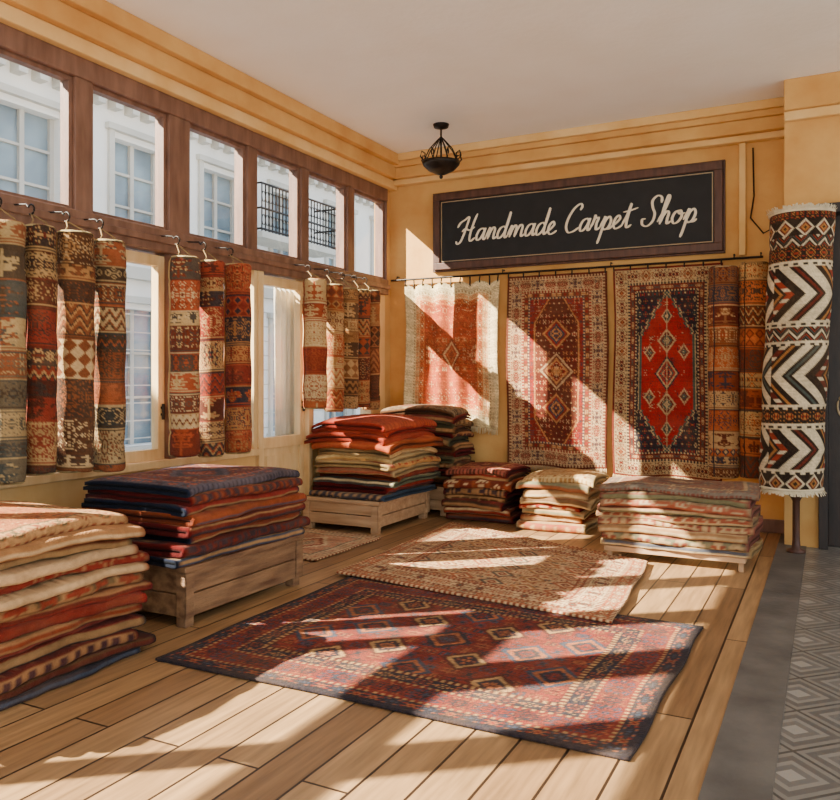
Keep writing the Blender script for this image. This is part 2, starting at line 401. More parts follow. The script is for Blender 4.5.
l.new(vo.outputs['Distance'],r_.inputs['Fac']); l.new(r_.outputs[0],b.inputs['Base Color']); b.inputs['Roughness'].default_value=.35
M['tile']=m
fl=MB()
fl.box(-.15,4.1,-2.5,YB+.2,-.12,0,M['planks'])
fl.box(4.1,4.32,-2.5,YB+.2,-.12,.006,M['stoneband'])
fl.box(4.32,9,-2.5,12,-.12,0,M['tile'])
fl.build('floor')
c=MB(); c.box(-.15,9,-2.5,YB+.2,CH,CH+.15,M['ceil']); c.build('ceiling')
w=MB(); w.box(-.15,4.2,YB,YB+.2,0,CH,M['plaster']); w.build('wall_back')
w=MB(); w.box(4.15,4.41,7.45,YB+.2,0,CH,M['plaster']); w.build('wall_pier')
w=MB(); w.box(4.41,5.5,7.45,7.65,2.86,CH,M['plaster']); w.box(5.5,9,7.45,7.65,0,CH,M['plaster']); w.build('wall_right_return')
t=MB(); t.box(0,4.15,YB-.03,YB,0,.12,M['wood_frame']); t.build('baseboard_back',bevel=.005)
t=MB()
t.box(.1,4.15,YB-.10,YB,3.6,3.66,M['plasterL']); t.box(.1,4.15,YB-.16,YB,3.66,3.78,M['plaster']); t.box(.1,4.15,YB-.22,YB,3.84,CH,M['plasterL'])
t.box(.1,4.15,YB-.19,YB,3.78,3.84,M['plaster'])
t.build('trim_cornice_back',bevel=.01)
t=MB(); t.box(4.15,9,7.36,7.45,3.66,CH,M['plaster']); t.box(4.15,9,7.39,7.45,3.58,3.66,M['plasterL']); t.build('trim_cornice_right',bevel=.01)
t=MB(); t.box(.0,.16,-2.5,YB,3.66,3.8,M['plaster']); t.box(0,.1,-2.5,YB,3.56,3.66,M['plasterL']); t.box(0,.22,-2.5,YB,3.8,CH,M['plaster']); t.build('trim_cornice_left',bevel=.01)
t=MB(); t.box(3.74,3.80,YB-.05,YB,2.56,3.6,M['plasterL']); t.build('trim_wall_strip',bevel=.008)
FR=M['wood_frame']
w=MB()
w.box(-.14,0,-2.5,YB,3.54,CH,M['plaster'])
w.box(-.14,0,-2.5,5.6,0,.74,M['plasterL']); w.box(-.14,0,6.42,7.6,0,.74,M['plasterL'])
w.box(-.14,0,7.90,YB,0,3.54,M['plaster']); w.box(-.14,0,7.6,7.9,0,2.36,M['plasterL'])
w.build('wall_left')
t=MB(); t.box(-.17,.05,-2.5,5.6,.74,.80,M['wood_pale']); t.box(-.17,.05,6.42,7.6,.74,.80,M['wood_pale']); t.build('trim_window_sill',bevel=.008)
t=MB(); t.box(-.14,.05,-2.5,7.9,2.36,2.53,FR); t.box(-.1,.075,-2.5,7.9,2.42,2.47,FR); t.build('trim_transom_rail',bevel=.008)
t=MB(); t.box(-.14,.04,-2.5,7.9,3.42,3.56,FR); t.build('trim_window_head',bevel=.008)
panes=[(-2.35,-1.7),(-1.5,-.85),(-.65,.0),(.2,.85),(1.15,1.8),(2.0,2.75),(2.95,3.69),(3.83,4.54),(4.76,5.46),(5.59,6.25),(6.37,7.07),(7.20,7.88)]
prev=-2.5
for i,(a,bb) in enumerate(panes):
    t=MB(); t.box(-.12,.03,prev,a,2.53,3.42,FR)
    if i==len(panes)-1: t.box(-.12,.03,bb,7.9,2.53,3.42,FR)
    g=.03
    t.box(-.06,.0,a,a+g,2.53,3.42,FR);t.box(-.06,.0,bb-g,bb,2.53,3.42,FR);t.box(-.06,.0,a+g,bb-g,2.53,2.53+g,FR);t.box(-.06,.0,a+g,bb-g,3.42-g,3.42,FR)
    t.box(-.036,-.030,a+g,bb-g,2.53+g,3.42-g,M['glass'])
    t.build('window_%d'%(i+1),bevel=.004); prev=bb
def lower(i,a,b_,z0=.80,mat=None,pw=.06):
    mat=mat or M['wood_pale']; t=MB()
    t.box(-.12,.02,a,a+pw,z0,2.36,mat); t.box(-.12,.02,b_-pw,b_,z0,2.36,mat)
    t.box(-.10,.0,a+pw,b_-pw,z0,z0+.05,mat); t.box(-.10,.0,a+pw,b_-pw,2.31,2.36,mat)
    t.box(-.056,-.05,a+pw,b_-pw,z0+.05,2.31,M['glass']); t.build('window_%d'%i,bevel=.004)
k=13
for a,bb in [(-2.5,-1.1),(-1.1,.3),(.3,1.7),(1.7,2.95),(2.95,4.0),(4.6,5.6),(6.42,7.6)]:
    lower(k,a,bb,pw=.045); k+=1
def door(i,a,b_,z0,mat):
    t=MB(); p=.065
    t.box(-.09,-.02,a,a+p,z0,2.34,mat); t.box(-.09,-.02,b_-p,b_,z0,2.34,mat); t.box(-.09,-.02,a+p,b_-p,2.26,2.34,mat)
    t.box(-.09,-.02,a+p,b_-p,z0,z0+.08,mat)
    if z0<.5:
        t.box(-.09,-.02,a+p,b_-p,.78,.88,mat); t.box(-.07,-.04,a+p,b_-p,z0+.08,.78,mat); t.box(-.075,-.03,a+p+.06,b_-p-.06,z0+.17,.71,mat)
    t.box(-.058,-.052,a+p,b_-p,z0+.08 if z0>.5 else .88,2.26,M['glass'])
    t.lathe(0,b_-p/2,[(.0,1.1),(.012,1.1),(.012,1.22),(.0,1.22)],M['iron'],None,8)
    t.box(-.02,.0,b_-p/2-.01,b_-p/2+.01,1.13,1.15,M['iron']);t.box(-.02,.0,b_-p/2-.01,b_-p/2+.01,1.18,1.2,M['iron'])
    t.build('door_%d'%i,bevel=.006)
door(1,4.04,4.54,.80,M['wood_pale'])
t=MB(); t.box(-.13,.03,4.0,4.04,.8,2.36,M['wood_pale']); t.box(-.13,.04,4.54,4.6,.8,2.36,FR); t.build('trim_post_1',bevel=.006)
door(2,5.67,6.36,.02,M['wood_pale'])
t=MB(); t.box(-.13,.04,5.6,5.67,0,2.36,M['wood_pale']); t.box(-.13,.04,6.36,6.42,0,2.36,M['wood_pale']); t.build('trim_post_2',bevel=.006)
v_,u_=np.mgrid[0:1:8j,0:1:60j]
cu=MB(); cu.add(np.dstack([-.2+.02*np.sin(u_*30+v_),6.12+u_*.36,2.28-v_*1.5]).reshape(-1,3),gridfaces(8,60),M['curtain']); cu.tube([(-.2,5.7,2.3),(-.2,6.5,2.3)],.01,M['iron'],None,6); cu.build('door_curtain',smooth=True,solid=.003)
D=M['doorbrown']; t=MB()
t.box(4.41,4.48,7.40,7.66,0,2.86,D); t.box(5.43,5.5,7.40,7.66,0,2.86,D); t.box(4.48,5.43,7.40,7.66,2.78,2.86,D)
t.box(4.48,4.60,7.56,7.62,0,2.78,D); t.box(5.31,5.43,7.56,7.62,0,2.78,D)
for z0,z1 in ((0,.2),(1.0,1.14),(2.62,2.78)): t.box(4.6,5.31,7.56,7.62,z0,z1,D)
t.box(4.6,5.31,7.585,7.605,.2,2.62,D)
for zc,h in ((.6,.3),(1.88,.6)):
    t.box(4.70,5.21,7.565,7.59,zc-h,zc+h,D)
t.tube([(4.955+.16*math.cos(a),7.56,1.9+.16*math.sin(a)) for a in np.linspace(0,6.283,25)],.014,M['gold'],None,6)
t.tube([(4.60+.05*math.cos(a),7.553,1.18+.09*math.sin(a)) for a in np.linspace(0,6.283,17)],.01,M['gold'],None,6)
t.build('door_3',bevel=.006)

# ------------------------------------------------------------------ street outside
g=MB(); g.box(-30,-.15,-15,45,-.25,-.1,M['street']); g.build('ground_street')
f=MB(); FX=-6.0; fac=M['facade']; f2=M['facade2']
wins=[]
y=-8
while y<30: wins.append((y+.6,y+1.7)); y+=2.1
def facade_row(z0,z1,w0,w1):
    prev=-9
    for a,b_ in wins:
        f.box(FX-.3,FX,prev,a,z0,z1,fac); f.box(FX-.3,FX,a,b_,z0,w0,fac); f.box(FX-.3,FX,a,b_,w1,z1,fac)
        f.box(FX-.25,FX-.2,a,b_,w0,w1,M['facglass'])
        f.box(FX,FX+.06,a-.1,a,w0-.05,w1+.1,f2);f.box(FX,FX+.06,b_,b_+.1,w0-.05,w1+.1,f2);f.box(FX,FX+.1,a-.15,b_+.15,w1+.1,w1+.2,f2);f.box(FX,FX+.12,a-.15,b_+.15,w0-.12,w0-.02,f2)
        mid_=(a+b_)/2; f.box(FX-.2,FX-.14,mid_-.04,mid_+.04,w0,w1,f2)
        for fr_ in (.34,.67): f.box(FX-.2,FX-.15,a,b_,w0+(w1-w0)*fr_,w0+(w1-w0)*fr_+.04,f2)
        f.box(FX-.2,FX-.14,a,a+.07,w0,w1,f2); f.box(FX-.2,FX-.14,b_-.07,b_,w0,w1,f2)
        prev=b_
    f.box(FX-.3,FX,prev,32,z0,z1,fac)
facade_row(-.1,3.2,.3,2.6); facade_row(3.2,6.0,3.75,5.4)
f.box(FX-.3,FX+.15,-9,32,3.1,3.3,f2); f.box(FX-.3,FX+.25,-9,32,6.0,6.2,f2)
for yy in np.arange(-8.9,31,.35): f.box(FX,FX+.2,yy,yy+.15,5.82,6.0,f2)
for zz in np.arange(.1,3.1,.3): f.box(FX,FX+.012,-9,32,zz,zz+.02,f2)
f.build('building_facade',bevel=0)
def balcony(B0,B1):
    bl=MB()
    bl.box(FX+.13,FX+.8,B0,B1,4.15,4.27,f2)
    nb=int((B1-B0)/.112)
    for i in range(nb+1):
        yy=B0+.03+(B1-B0-.06)*i/nb; bl.tube([(FX+.76,yy,4.27),(FX+.76,yy,5.2)],.014,M['iron'],None,5)
        if i<nb:
            yc=yy+.055
            for zc in (4.5,4.95): bl.tube([(FX+.76,yc+.05*math.cos(a),zc+.1*math.sin(a)) for a in np.linspace(0,6.283,11)],.010,M['iron'],None,4)
    for zz in (4.32,4.72,5.2): bl.tube([(FX+.13,B0,zz),(FX+.76,B0,zz),(FX+.76,B1,zz),(FX+.13,B1,zz)],.022,M['iron'],None,6)
    bl.build('wrought_iron_balcony')
balcony(12.3,15.0)
# ------------------------------------------------------------------ sign
sg=empty('shop_sign')
X0,X1,Z0,Z1=.585,3.6,2.615,3.45
def ch(mb,name,bev=0):
    o=mb.build(name,bevel=bev); o.parent=sg; return o
t=MB(); wd=M['wood_dk']; q=.075
t.box(X0,X1,YB-.07,YB-.005,Z0,Z0+q,wd);t.box(X0,X1,YB-.07,YB-.005,Z1-q,Z1,wd);t.box(X0,X0+q,YB-.07,YB-.005,Z0+q,Z1-q,wd);t.box(X1-q,X1,YB-.07,YB-.005,Z0+q,Z1-q,wd)
e=.02
t.box(X0-e,X1+e,YB-.04,YB-.004,Z0-e,Z0,wd);t.box(X0-e,X1+e,YB-.04,YB-.004,Z1,Z1+e,wd);t.box(X0-e,X0,YB-.04,YB-.004,Z0,Z1,wd);t.box(X1,X1+e,YB-.04,YB-.004,Z0,Z1,wd)
ch(t,'frame',.006)
t=MB(); t.box(X0+q,X1-q,YB-.045,YB-.01,Z0+q,Z1-q,M['black']); ch(t,'board')
t=MB(); a=q+.012; k=.009; gm=M['gold']
t.box(X0+a,X1-a,YB-.049,YB-.045,Z0+a,Z0+a+k,gm);t.box(X0+a,X1-a,YB-.049,YB-.045,Z1-a-k,Z1-a,gm);t.box(X0+a,X0+a+k,YB-.049,YB-.045,Z0+a+k,Z1-a-k,gm);t.box(X1-a-k,X1-a,YB-.049,YB-.045,Z0+a+k,Z1-a-k,gm); ch(t,'inner_line')
G={
'H':(1.65,[[(-.55,1.25),(-.35,1.65),(.1,1.9),(.5,2.1),(.42,1.3),(.25,.5),(.05,-.05),(-.25,-.2),(-.45,.05)],[(1.35,2.35),(1.15,1.7),(1.0,.8),(1.0,.15),(1.2,-.02),(1.6,.25)],[(.0,.85),(.35,1.1),(.8,.95),(1.35,1.2)]]),
'a':(1.1,[[(.85,.8),(.6,1.0),(.25,.85),(.08,.4),(.2,.02),(.5,.1),(.75,.5),(.88,1.0),(.82,.4),(.9,.02),(1.15,.2)]]),
'n':(1.15,[[(0,.2),(.2,.75),(.3,1.0),(.27,.5),(.24,0)],[(.24,.05),(.4,.65),(.65,1.0),(.85,.85),(.82,.4),(.88,.02),(1.2,.2)]]),
'd':(1.15,[[(.85,.8),(.6,1.0),(.25,.85),(.08,.4),(.2,.02),(.5,.1),(.78,.5),(.95,1.3),(1.02,2.2),(.9,1.3),(.84,.4),(.92,.02),(1.2,.2)]]),
'm':(1.75,[[(0,.2),(.2,.75),(.3,1.0),(.27,.5),(.24,0)],[(.24,.05),(.4,.65),(.62,1.0),(.8,.85),(.78,.4),(.76,0)],[(.76,.05),(.95,.65),(1.2,1.0),(1.42,.85),(1.4,.4),(1.46,.02),(1.8,.2)]]),
'e':(.95,[[(-.05,.2),(.3,.38),(.62,.75),(.45,1.02),(.18,.75),(.12,.3),(.35,-.02),(.7,.05),(1.0,.25)]]),
'C':(1.45,[[(1.2,1.75),(1.32,2.05),(1.1,2.28),(.6,1.95),(.22,1.2),(.15,.5),(.45,.0),(.95,.05),(1.45,.35)]]),
'r':(.9,[[(0,.2),(.2,.8),(.24,1.2),(.36,.98),(.6,.98),(.5,.5),(.58,.03),(.95,.2)]]),
'p':(1.1,[[(0,.2),(.22,.75),(.32,1.0),(.25,.1),(.15,-.7),(.05,-1.15)],[(.24,.1),(.4,.7),(.7,1.0),(.92,.65),(.8,.15),(.5,-.03),(.3,.1)],[(.6,-.02),(.9,.02),(1.15,.2)]]),
't':(.95,[[(-.05,.2),(.25,.9),(.45,1.9),(.36,1.0),(.36,.2),(.5,-.02),(.85,.2)],[(-.15,1.25),(.4,1.32),(1.15,1.5)]]),
'S':(1.45,[[(1.45,1.7),(1.35,2.15),(.95,2.3),(.6,1.95),(.75,1.4),(1.05,.9),(1.0,.3),(.6,-.05),(.15,.1),(.05,.5),(.35,.55)]]),
'h':(1.15,[[(0,.2),(.4,1.1),(.62,2.0),(.48,2.25),(.35,1.6),(.28,.7),(.24,0)],[(.24,.05),(.4,.65),(.65,1.0),(.85,.85),(.82,.4),(.88,.02),(1.2,.2)]]),
'o':(1.1,[[(.6,1.0),(.25,.85),(.1,.4),(.3,.0),(.65,.08),(.88,.5),(.72,.95),(.5,.9),(.7,.7),(1.15,.75)]]),
}
def cat(pts,sub=8):
    P_=[np.array(p,float) for p in pts]; P_=[2*P_[0]-P_[1]]+P_+[2*P_[-1]-P_[-2]]; out=[]
    for i in range(1,len(P_)-2):
        for t in np.linspace(0,1,sub,endpoint=False):
            a,b_,c_,d=P_[i-1],P_[i],P_[i+1],P_[i+2]
            out.append(.5*((2*b_)+(c_-a)*t+(2*a-5*b_+4*c_-d)*t*t+(-a+3*b_-3*c_+d)*t**3))
    out.append(P_[-2]); return out
t=MB(); sx,sz=.108,.122; px=.90; base=2.91
for chh in 'Handmade Carpet Shop':
    if chh==' ': px+=.75*sx; continue
    adv,strs=G[chh]
    for st in strs:
        pp=cat(st); n_=len(pp); pts=[];rad=[]
        for i,(x_,y_) in enumerate(pp):
            pts.append((px+(x_+.26*y_)*sx,YB-.05,base+y_*sz))
            d=pp[min(i+1,n_-1)]-pp[max(i-1,0)]; down=abs(d[1])/(np.linalg.norm(d)+1e-6)
            rad.append((.0065+.0065*down)*(min(1,.5+.5*min(i,n_-1-i)/3)))
        V=[];F=[]
        for i,p in enumerate(pts):
            d=np.array(pts[min(i+1,n_-1)])-np.array(pts[max(i-1,0)]); d/=np.linalg.norm(d)+1e-9; nn=np.array([-d[2],0,d[0]])
            for sgn in (1,-1): V.append(np.array(p)+nn*rad[i]*sgn)
            V.append(np.array(p)+[0,-.006,0])
        for i in range(n_-1):
            F+=[(3*i,3*i+2,3*i+5,3*i+3),(3*i+2,3*i+1,3*i+4,3*i+5)]
        t.add(V,F,M['cream'])
    px+=adv*sx
ch(t,'lettering')
r=MB(); r.tube([(.05,YB-.06,2.53),(3.95,YB-.06,2.53)],.011,M['iron'],None,8)
for x in (.12,1.40,2.55,3.7,3.93): r.tube([(x,YB,2.57),(x,YB-.05,2.57),(x,YB-.06,2.53)],.008,M['iron'],None,6)
r.build('hanging_rod')
cb=MB(); cb.tube([(3.86,YB-.02,3.55),(3.87,YB-.03,3.1),(3.84,YB-.03,2.9),(3.95,YB-.03,2.75),(4.05,YB-.03,2.8),(4.1,YB-.03,2.72)],.008,M['iron'],None,6); cb.build('wall_cable')
c=MB(); cx_,cy_=1.08,7.12; zb=3.42
c.lathe(cx_,cy_,[(0,zb-.04),(.015,zb-.03),(.02,zb-.01),(.012,zb),(.05,zb+.01),(.13,zb+.05),(.18,zb+.10),(.19,zb+.13),(.17,zb+.13),(.03,zb+.06)],M['iron'])
for k in range(8):
    a=k*math.pi/4; d=lambda rr,z:(cx_+rr*math.cos(a),cy_+rr*math.sin(a),z)
    c.tube([d(.18,zb+.13),d(.215,zb+.17),d(.2,zb+.22),d(.165,zb+.2),d(.17,zb+.17)],.008,M['iron'],None,5)
    c.tube([d(.18,zb+.13),d(.12,zb+.25),d(.04,zb+.34),d(.0,zb+.38)],.006,M['iron'],None,5)
c.tube([(cx_,cy_,zb+.05),(cx_,cy_,CH)],.01,M['iron'],None,6)
c.lathe(cx_,cy_,[(0,CH-.05),(.07,CH-.03),(.08,CH)],M['iron'])
c.build('ceiling_lamp',smooth=True)

# ------------------------------------------------------------------ hanging rugs on back wall
def rugA():
    rng=np.random.default_rng(3); W,H=126,176; pal=P('#d8c79c','#a8401f','#c4703c','#86341f','#a08660','#cfa878'); C=np.zeros((H,W),int)
    border(C,0,20,0,[5],rng,'x'); border(C,11,2,4,[0],rng,'dash')
    border(C,14,7,5,[2,0,4],rng,'spr'); C[region(C,21)]=1; border(C,21,6,2,[3,0,1],rng,'spr')
    f=region(C,28); C[f]=1; scatter(C,f,9,[2,5,3,2],rng,7,.4)
    H_,W_,yy,xx,dx,dy=coords(C)
    big=f&(((yy//34)%2==0)); scatter(C,big,17,[3,5,2],rng,5,.32)
    medal(C,H//2,W//2,14,22,[3,5,1,2,3],rng,1,f)
    return toRGB(C,pal,rng,.28,.12)
def rugB():
    rng=np.random.default_rng(11); W,H=134,250; pal=P('#8c2020','#b99a74','#5f1a18','#39404e','#b57e4c','#6f3a2c'); C=np.zeros((H,W),int)
    border(C,0,3,2,[2],rng,'x'); border(C,3,3,1,[5],rng,'dash'); border(C,6,15,1,[5,0,3],rng,'spr'); border(C,21,3,0,[1],rng,'dash'); border(C,24,6,5,[1,4,0],rng,'spr'); border(C,30,2,3,[1],rng,'dash')
    f=region(C,32); C[f]=0; scatter(C,f,9,[2,4,3,2,1],rng,7,.34)
    H_,W_,yy,xx,dx,dy=coords(C); K=np.abs(xx-W/2)+np.maximum(np.abs(yy-H/2)-62,0)*.6
    C[f&(K<30)]=4; hexm=f&(K<28); C[hexm]=2; scatter(C,hexm,8,[0,4,5,1],rng,6,.36)
    medal(C,H//2,W//2,22,24,[1,5,4,0,2,4],rng,1,f)
    for cy in (H//2-48,H//2+48): medal(C,cy,W//2,18,20,[4,0,3,4,2],rng,1,f)
    return toRGB(C,pal,rng,.25)
def rugC():
    rng=np.random.default_rng(23); W,H=140,258; pal=P('#a01020','#b99f76','#1f2434','#6e141a','#43564f','#9a5c38'); C=np.zeros((H,W),int)
    border(C,0,3,3,[2],rng,'x'); border(C,3,16,1,[3,2,5],rng,'spr'); border(C,19,3,2,[1],rng,'dash'); border(C,22,7,3,[1,5,4],rng,'spr'); border(C,29,2,1,[2],rng,'dash')
    f=region(C,31); C[f]=2; scatter(C,f,8,[1,4,0,5,3],rng,7,.36)
    H_,W_,yy,xx,dx,dy=coords(C); X=np.abs(xx-W/2); Y=(np.abs(yy-H/2)//2)*2
    K=X+np.maximum(Y-44,0)*.62+2.5*((Y//6)%2)*(Y>44)
    C[f&(K<37)]=1; C[f&(K<35.5)]=4; b2=f&(K<33); C[b2]=0
    sc=b2&(((xx//12+yy//14)%2)==0); scatter(C,sc,14,[3,1,2],rng,5,.24)
    for cy,a_,b_,cols in ((H//2-68,7,10,[1,4,2,1]),(H//2-38,12,15,[1,3,4,1]),(H//2+2,16,22,[2,1,0,4,1,2]),(H//2+40,12,15,[1,3,4,1]),(H//2+70,7,10,[1,4,2,1])): medal(C,cy,W//2,a_,b_,cols,rng,1,b2)
    for sgn in (-1,1):
        for cy in (H//2-24,H//2+30): medal(C,cy,W//2+sgn*22,7,10,[1,3,4],rng,1,b2)
    C[b2&(np.abs(xx-W//2)<1)]=1
    return toRGB(C,pal,rng,.2,.03)
hung_rug('hanging_rug',.24,1.36,.93,2.47,YB-.05,rugA(),wave=.026,nf=5,seed=2,scallop=.035,taper=-.0,slant=-.05,fr='#d8c79c')
hung_rug('hanging_rug',1.45,2.52,.50,2.49,YB-.045,rugB(),wave=.009,nf=3,seed=5,fr='#b89a70')
hung_rug('hanging_rug',2.58,3.60,.46,2.50,YB-.055,rugC(),wave=.012,nf=3,seed=9,fr='#b89a70')
Wn=lambda r:max(int(2*math.pi*r/.009),24)
rolled_rug('rolled_rug',3.64,7.72,.52,2.42,.13,bands(Wn(.13),210,P('#96401f','#bc6234','#c4a070','#2c3444','#641e18','#8c5a36'),41,8,22),41,'#c8a878',False)
rolled_rug('rolled_rug',3.89,7.77,.52,2.45,.125,bands(Wn(.125),210,P('#b0562a','#c46c36','#7a321e','#c8a068','#4c3a30'),43,10,26),42,'#c09058',False)
def kilim():
    W,H=164,240; rng=np.random.default_rng(5); pal=P('#141317','#d0c2a4','#94341f','#a8743e','#43524f','#661f19'); C=np.ones((H,W),int)
    yy,xx=np.mgrid[0:H,0:W]; P_=82; xl=xx%P_
    y=0
    secs=[('dark',9),('dia',14),('dark2',9),('dark',12),('edge',5),('arrow',46),('edge',5),('dark2',12),('edge',4),('arrowL',50),('edge',4),('dark',12),('edge',5),('arrow',34),('edge',4),('dia',15),('dark2',30)]
    for kind,h in secs:
        e=min(y+h,H); q=yy[y:e]-y; s=C[y:e]; x=xl[y:e]
        if kind=='dark':
            s[:]=0; b=spr(rng,h,12,.34); v=b[q,x%12]; s[v==1]=3; s[v==2]=2
        elif kind=='dark2':
            s[:]=0; z=np.abs(x%14-7); s[((q+z)%9)<2]=1; s[((q+z)%9)==4]=2; s[((q+z)%9)==6]=4
        elif kind=='dia':
            s[:]=0; v=(np.abs(x%16-8)+np.abs(q-h/2)); s[v<8]=1; s[v<6]=5; s[v<4]=3; s[v<2]=0
        elif kind=='edge':
            s[:]=1; s[(q>=2)&(q<4)&((x//4)%2==0)]=0
        else:
            s[:]=1; ty=np.abs(q-h/2); dr=1 if kind=='arrow' else -1
            k=((x*dr+ty*1.0)//3*3)%55
            s[k<27]=0; s[(k>=6)&(k<9)]=3; s[(k>=12)&(k<18)]=2 if dr>0 else 5; s[(k>=12)&(k<18)&((q//3)%3==0)]=1; s[(k>=36)&(k<45)]=0; s[(k>=39)&(k<42)]=5 if dr>0 else 4
        y=e
    return toRGB(C,pal,rng,.14,.03)
rolled_rug('rolled_kilim',4.21,7.10,.53,2.73,.235,kilim(),77,'#cbbd98',False,frg='#d4c7a8',a0=.8,lean=(.08,0))
st=MB()
st.lathe(4.25,7.16,[(0,0),(.07,0),(.07,.025),(.035,.04),(.028,.1),(.028,.42),(.05,.46),(.12,.49),(.12,.512),(0,.512)],M['wood_dk'],None,28); st.build('display_stand',smooth=True)
G1=[(2.42,.1,P('#7a2a1c','#b08a5a','#2c2a2e','#a04a2c')),(2.75,.1,P('#6a6a5a','#a8946c','#3c3a34','#8a5a38')),(3.0,.098,P('#6c6654','#ae9a70','#463e34','#8c5436','#3f4c4c')),(3.214,.092,P('#641c19','#82281f','#ae9062','#2a2428','#4a1614')),(3.464,.112,P('#7c4628','#ae8454','#523020','#c2a87e','#3a2a26')),(3.725,.105,P('#2b3638','#7c4228','#ae966e','#42342a','#965030')),
(4.417,.108,P('#a44a2a','#c0a474','#70281c','#c9b288','#46403c')),(4.698,.098,P('#80221d','#521818','#ae8a5c','#9c3e28','#2c2a34')),(5.008,.105,P('#7e201c','#1c2436','#a37244','#601a1a','#9c442c')),
(6.081,.108,P('#b06038','#c0a474','#80281f','#c9b288','#964428')),(6.393,.095,P('#9c4a2a','#ae804c','#70301f','#bc9c6e')),(6.657,.095,P('#845430','#a07244','#523626','#b59264')),(6.882,.095,P('#984428','#62261e','#a67c4e','#36302e')),(7.09,.09,P('#703624','#9c623c','#42261e','#ae8658'))]
for i,(y,r,pl) in enumerate(G1):
    z0=(.83 if i<9 else 1.12)+.02*math.sin(i*2.3); rolled_rug('rolled_rug',.3,y,z0,2.305+.012*math.sin(i*5),r,bands(Wn(r),int((2.3-z0)*120),pl,200+i,10,30),i,'#b9a474',True)
# ------------------------------------------------------------------ stacks
def toprug(W,H,pal,seed,kind='med'):
    rng=np.random.default_rng(seed); C=np.zeros((H,W),int); n=len(pal)
    border(C,0,3,2%n,[1],rng,'dash'); border(C,3,8,1,[0,3%n,2%n],rng,'spr'); border(C,11,3,3%n,[1],rng,'zig')
    f=region(C,14); C[f]=0; scatter(C,f,9,list(range(1,n)),rng,6,.4)
    if kind=='med': medal(C,H//2,W//2,W*.22,H*.28,[1,2%n,0,3%n],rng,2,f)
    return toRGB(C,pal,rng,.15)
def LY(h,pals): return [(h,p,0) for p in pals]
pals=[(NAVY,DRED,TAN,BLUE),(BLK,DRED,BRN,NAVY),(DRED,RED,TAN,NAVY),(BLK,RED,TAN,NAVY),(TEAL,DRED,TAN,RED),(DRED,TAN,RUST,NAVY),(RED,DRED,TAN,BLK),(DRED,TAN,RED,TEAL),(BRN,TAN,RED,OLV),('#9c5a34',RUST,CRM,OLV),(DRED,TAN,RED,BLK),(RUST,CRM,TAN,DRED),(OLV,TAN,RUST,CRM),('#a0643c',TAN,RUST,CRM),('#8c5a34',TAN,RUST,DRED)]
rug_stack('folded_rug_stack',.22,1.38,1.50,3.04,0.0,LY(.05,pals),top=toprug(110,130,P('#a8683c','#bc9264','#8c442a','#645a40','#9c4c2c'),5),nose='+x',seed=3,sag=.035,jit=.05,total=.76)
def crate(name,x0,x1,y0,y1,h,mat,th=.03,feet=True):
    c=MB()
    c.box(x0-.02,x1+.02,y0-.02,y1+.02,h-.035,h,mat)
    z=.06 if feet else 0
    k=(h-.035-z-.008)/2
    for i in range(2):
        a=z+i*(k+.008); b_=a+k
        c.box(x0,x1,y0,y0+th,a,b_,mat);c.box(x0,x1,y1-th,y1,a,b_,mat);c.box(x0,x0+th,y0+th,y1-th,a,b_,mat);c.box(x1-th,x1,y0+th,y1-th,a,b_,mat)
    for xx in (x0+.005,x1-.075):
        for yy in (y0+.005,y1-.075): c.box(xx,xx+.07,yy,yy+.07,0,h-.036,mat)
    for xx in (x0-.012,x1-.06):
        c.box(xx,xx+.072,y0-.012,y0+.0,z,h-.04,mat)
    for yy in (y0-.012,y1-.06): c.box(x1,x1+.012,yy,yy+.072,z,h-.04,mat)
    return c.build(name,bevel=.005)
crate('wooden_crate',.48,1.27,3.40,4.50,.35,M['wood_crate'])
pals=[(NAVY,RED,TAN,BLUE),(DRED,TAN,RED,NAVY),(NAVY,RUST,TAN,RED),(DRED,NAVY,TAN,RED),(RUST,TAN,NAVY,BLUE),(NAVY,RUST,RED,TAN),(DRED,TAN,RUST,NAVY),(NAVY,RED,TAN,BLUE)]
rug_stack('folded_rug_stack',.41,1.32,3.36,4.54,.352,LY(.06,pals),top=toprug(110,85,P('#6a3434','#565564','#30364a','#a05a44','#ac8a64'),6),nose='+x',seed=8,sag=.04,jit=.05,total=.46,mix=.15)
crate('wooden_plinth',.06,.86,6.25,7.28,.30,M['wood_plinth'])
pals=[(BLUE,TAN,NAVY,SAGE),(DRED,TAN,NAVY,RED),(SAGE,NAVY,CRM,BLUE),(RUST,CRM,DRED,NAVY),('#c8ae7c',RED,TAN,DRED),('#c8a468','#b98a50',RED,CRM),('#d0b67e','#c09658',TAN,CRM),('#cca870',RUST,CRM,TAN),('#b85c30','#a84024','#c46c3c','#983420'),('#ac3c24','#983420','#b85430','#80281a'),('#a43020','#b44428','#90281c','#b44c2e'),('#ac3624','#9c2e20','#b44428','#8c2619')]
rgb=toprug(80,80,P('#a8442a','#9c3824','#b04c2c','#903020'),9)
rug_stack('folded_rug_stack',.08,.98,6.24,7.3,.302,LY(.055,pals),top=rgb,nose=['-y','+x'],seed=12,sag=.08,jit=.08,total=.77,mix=.2)
pals=[(BRN,TAN,DRED,BLK),(OLV,TAN,BRN,DRED),(DRED,TAN,BRN,NAVY)]*5
crate('wooden_plinth',.3,1.0,7.42,7.82,.30,M['wood_plinth'])
rug_stack('folded_rug_stack',.2,1.14,7.37,7.86,.302,LY(.06,pals[:13]),top=toprug(80,50,P('#5c4a38','#8a7458','#3c3a34','#7a3a2c'),15),nose=['+x','-y'],seed=14,sag=.05,jit=.06,total=.84)
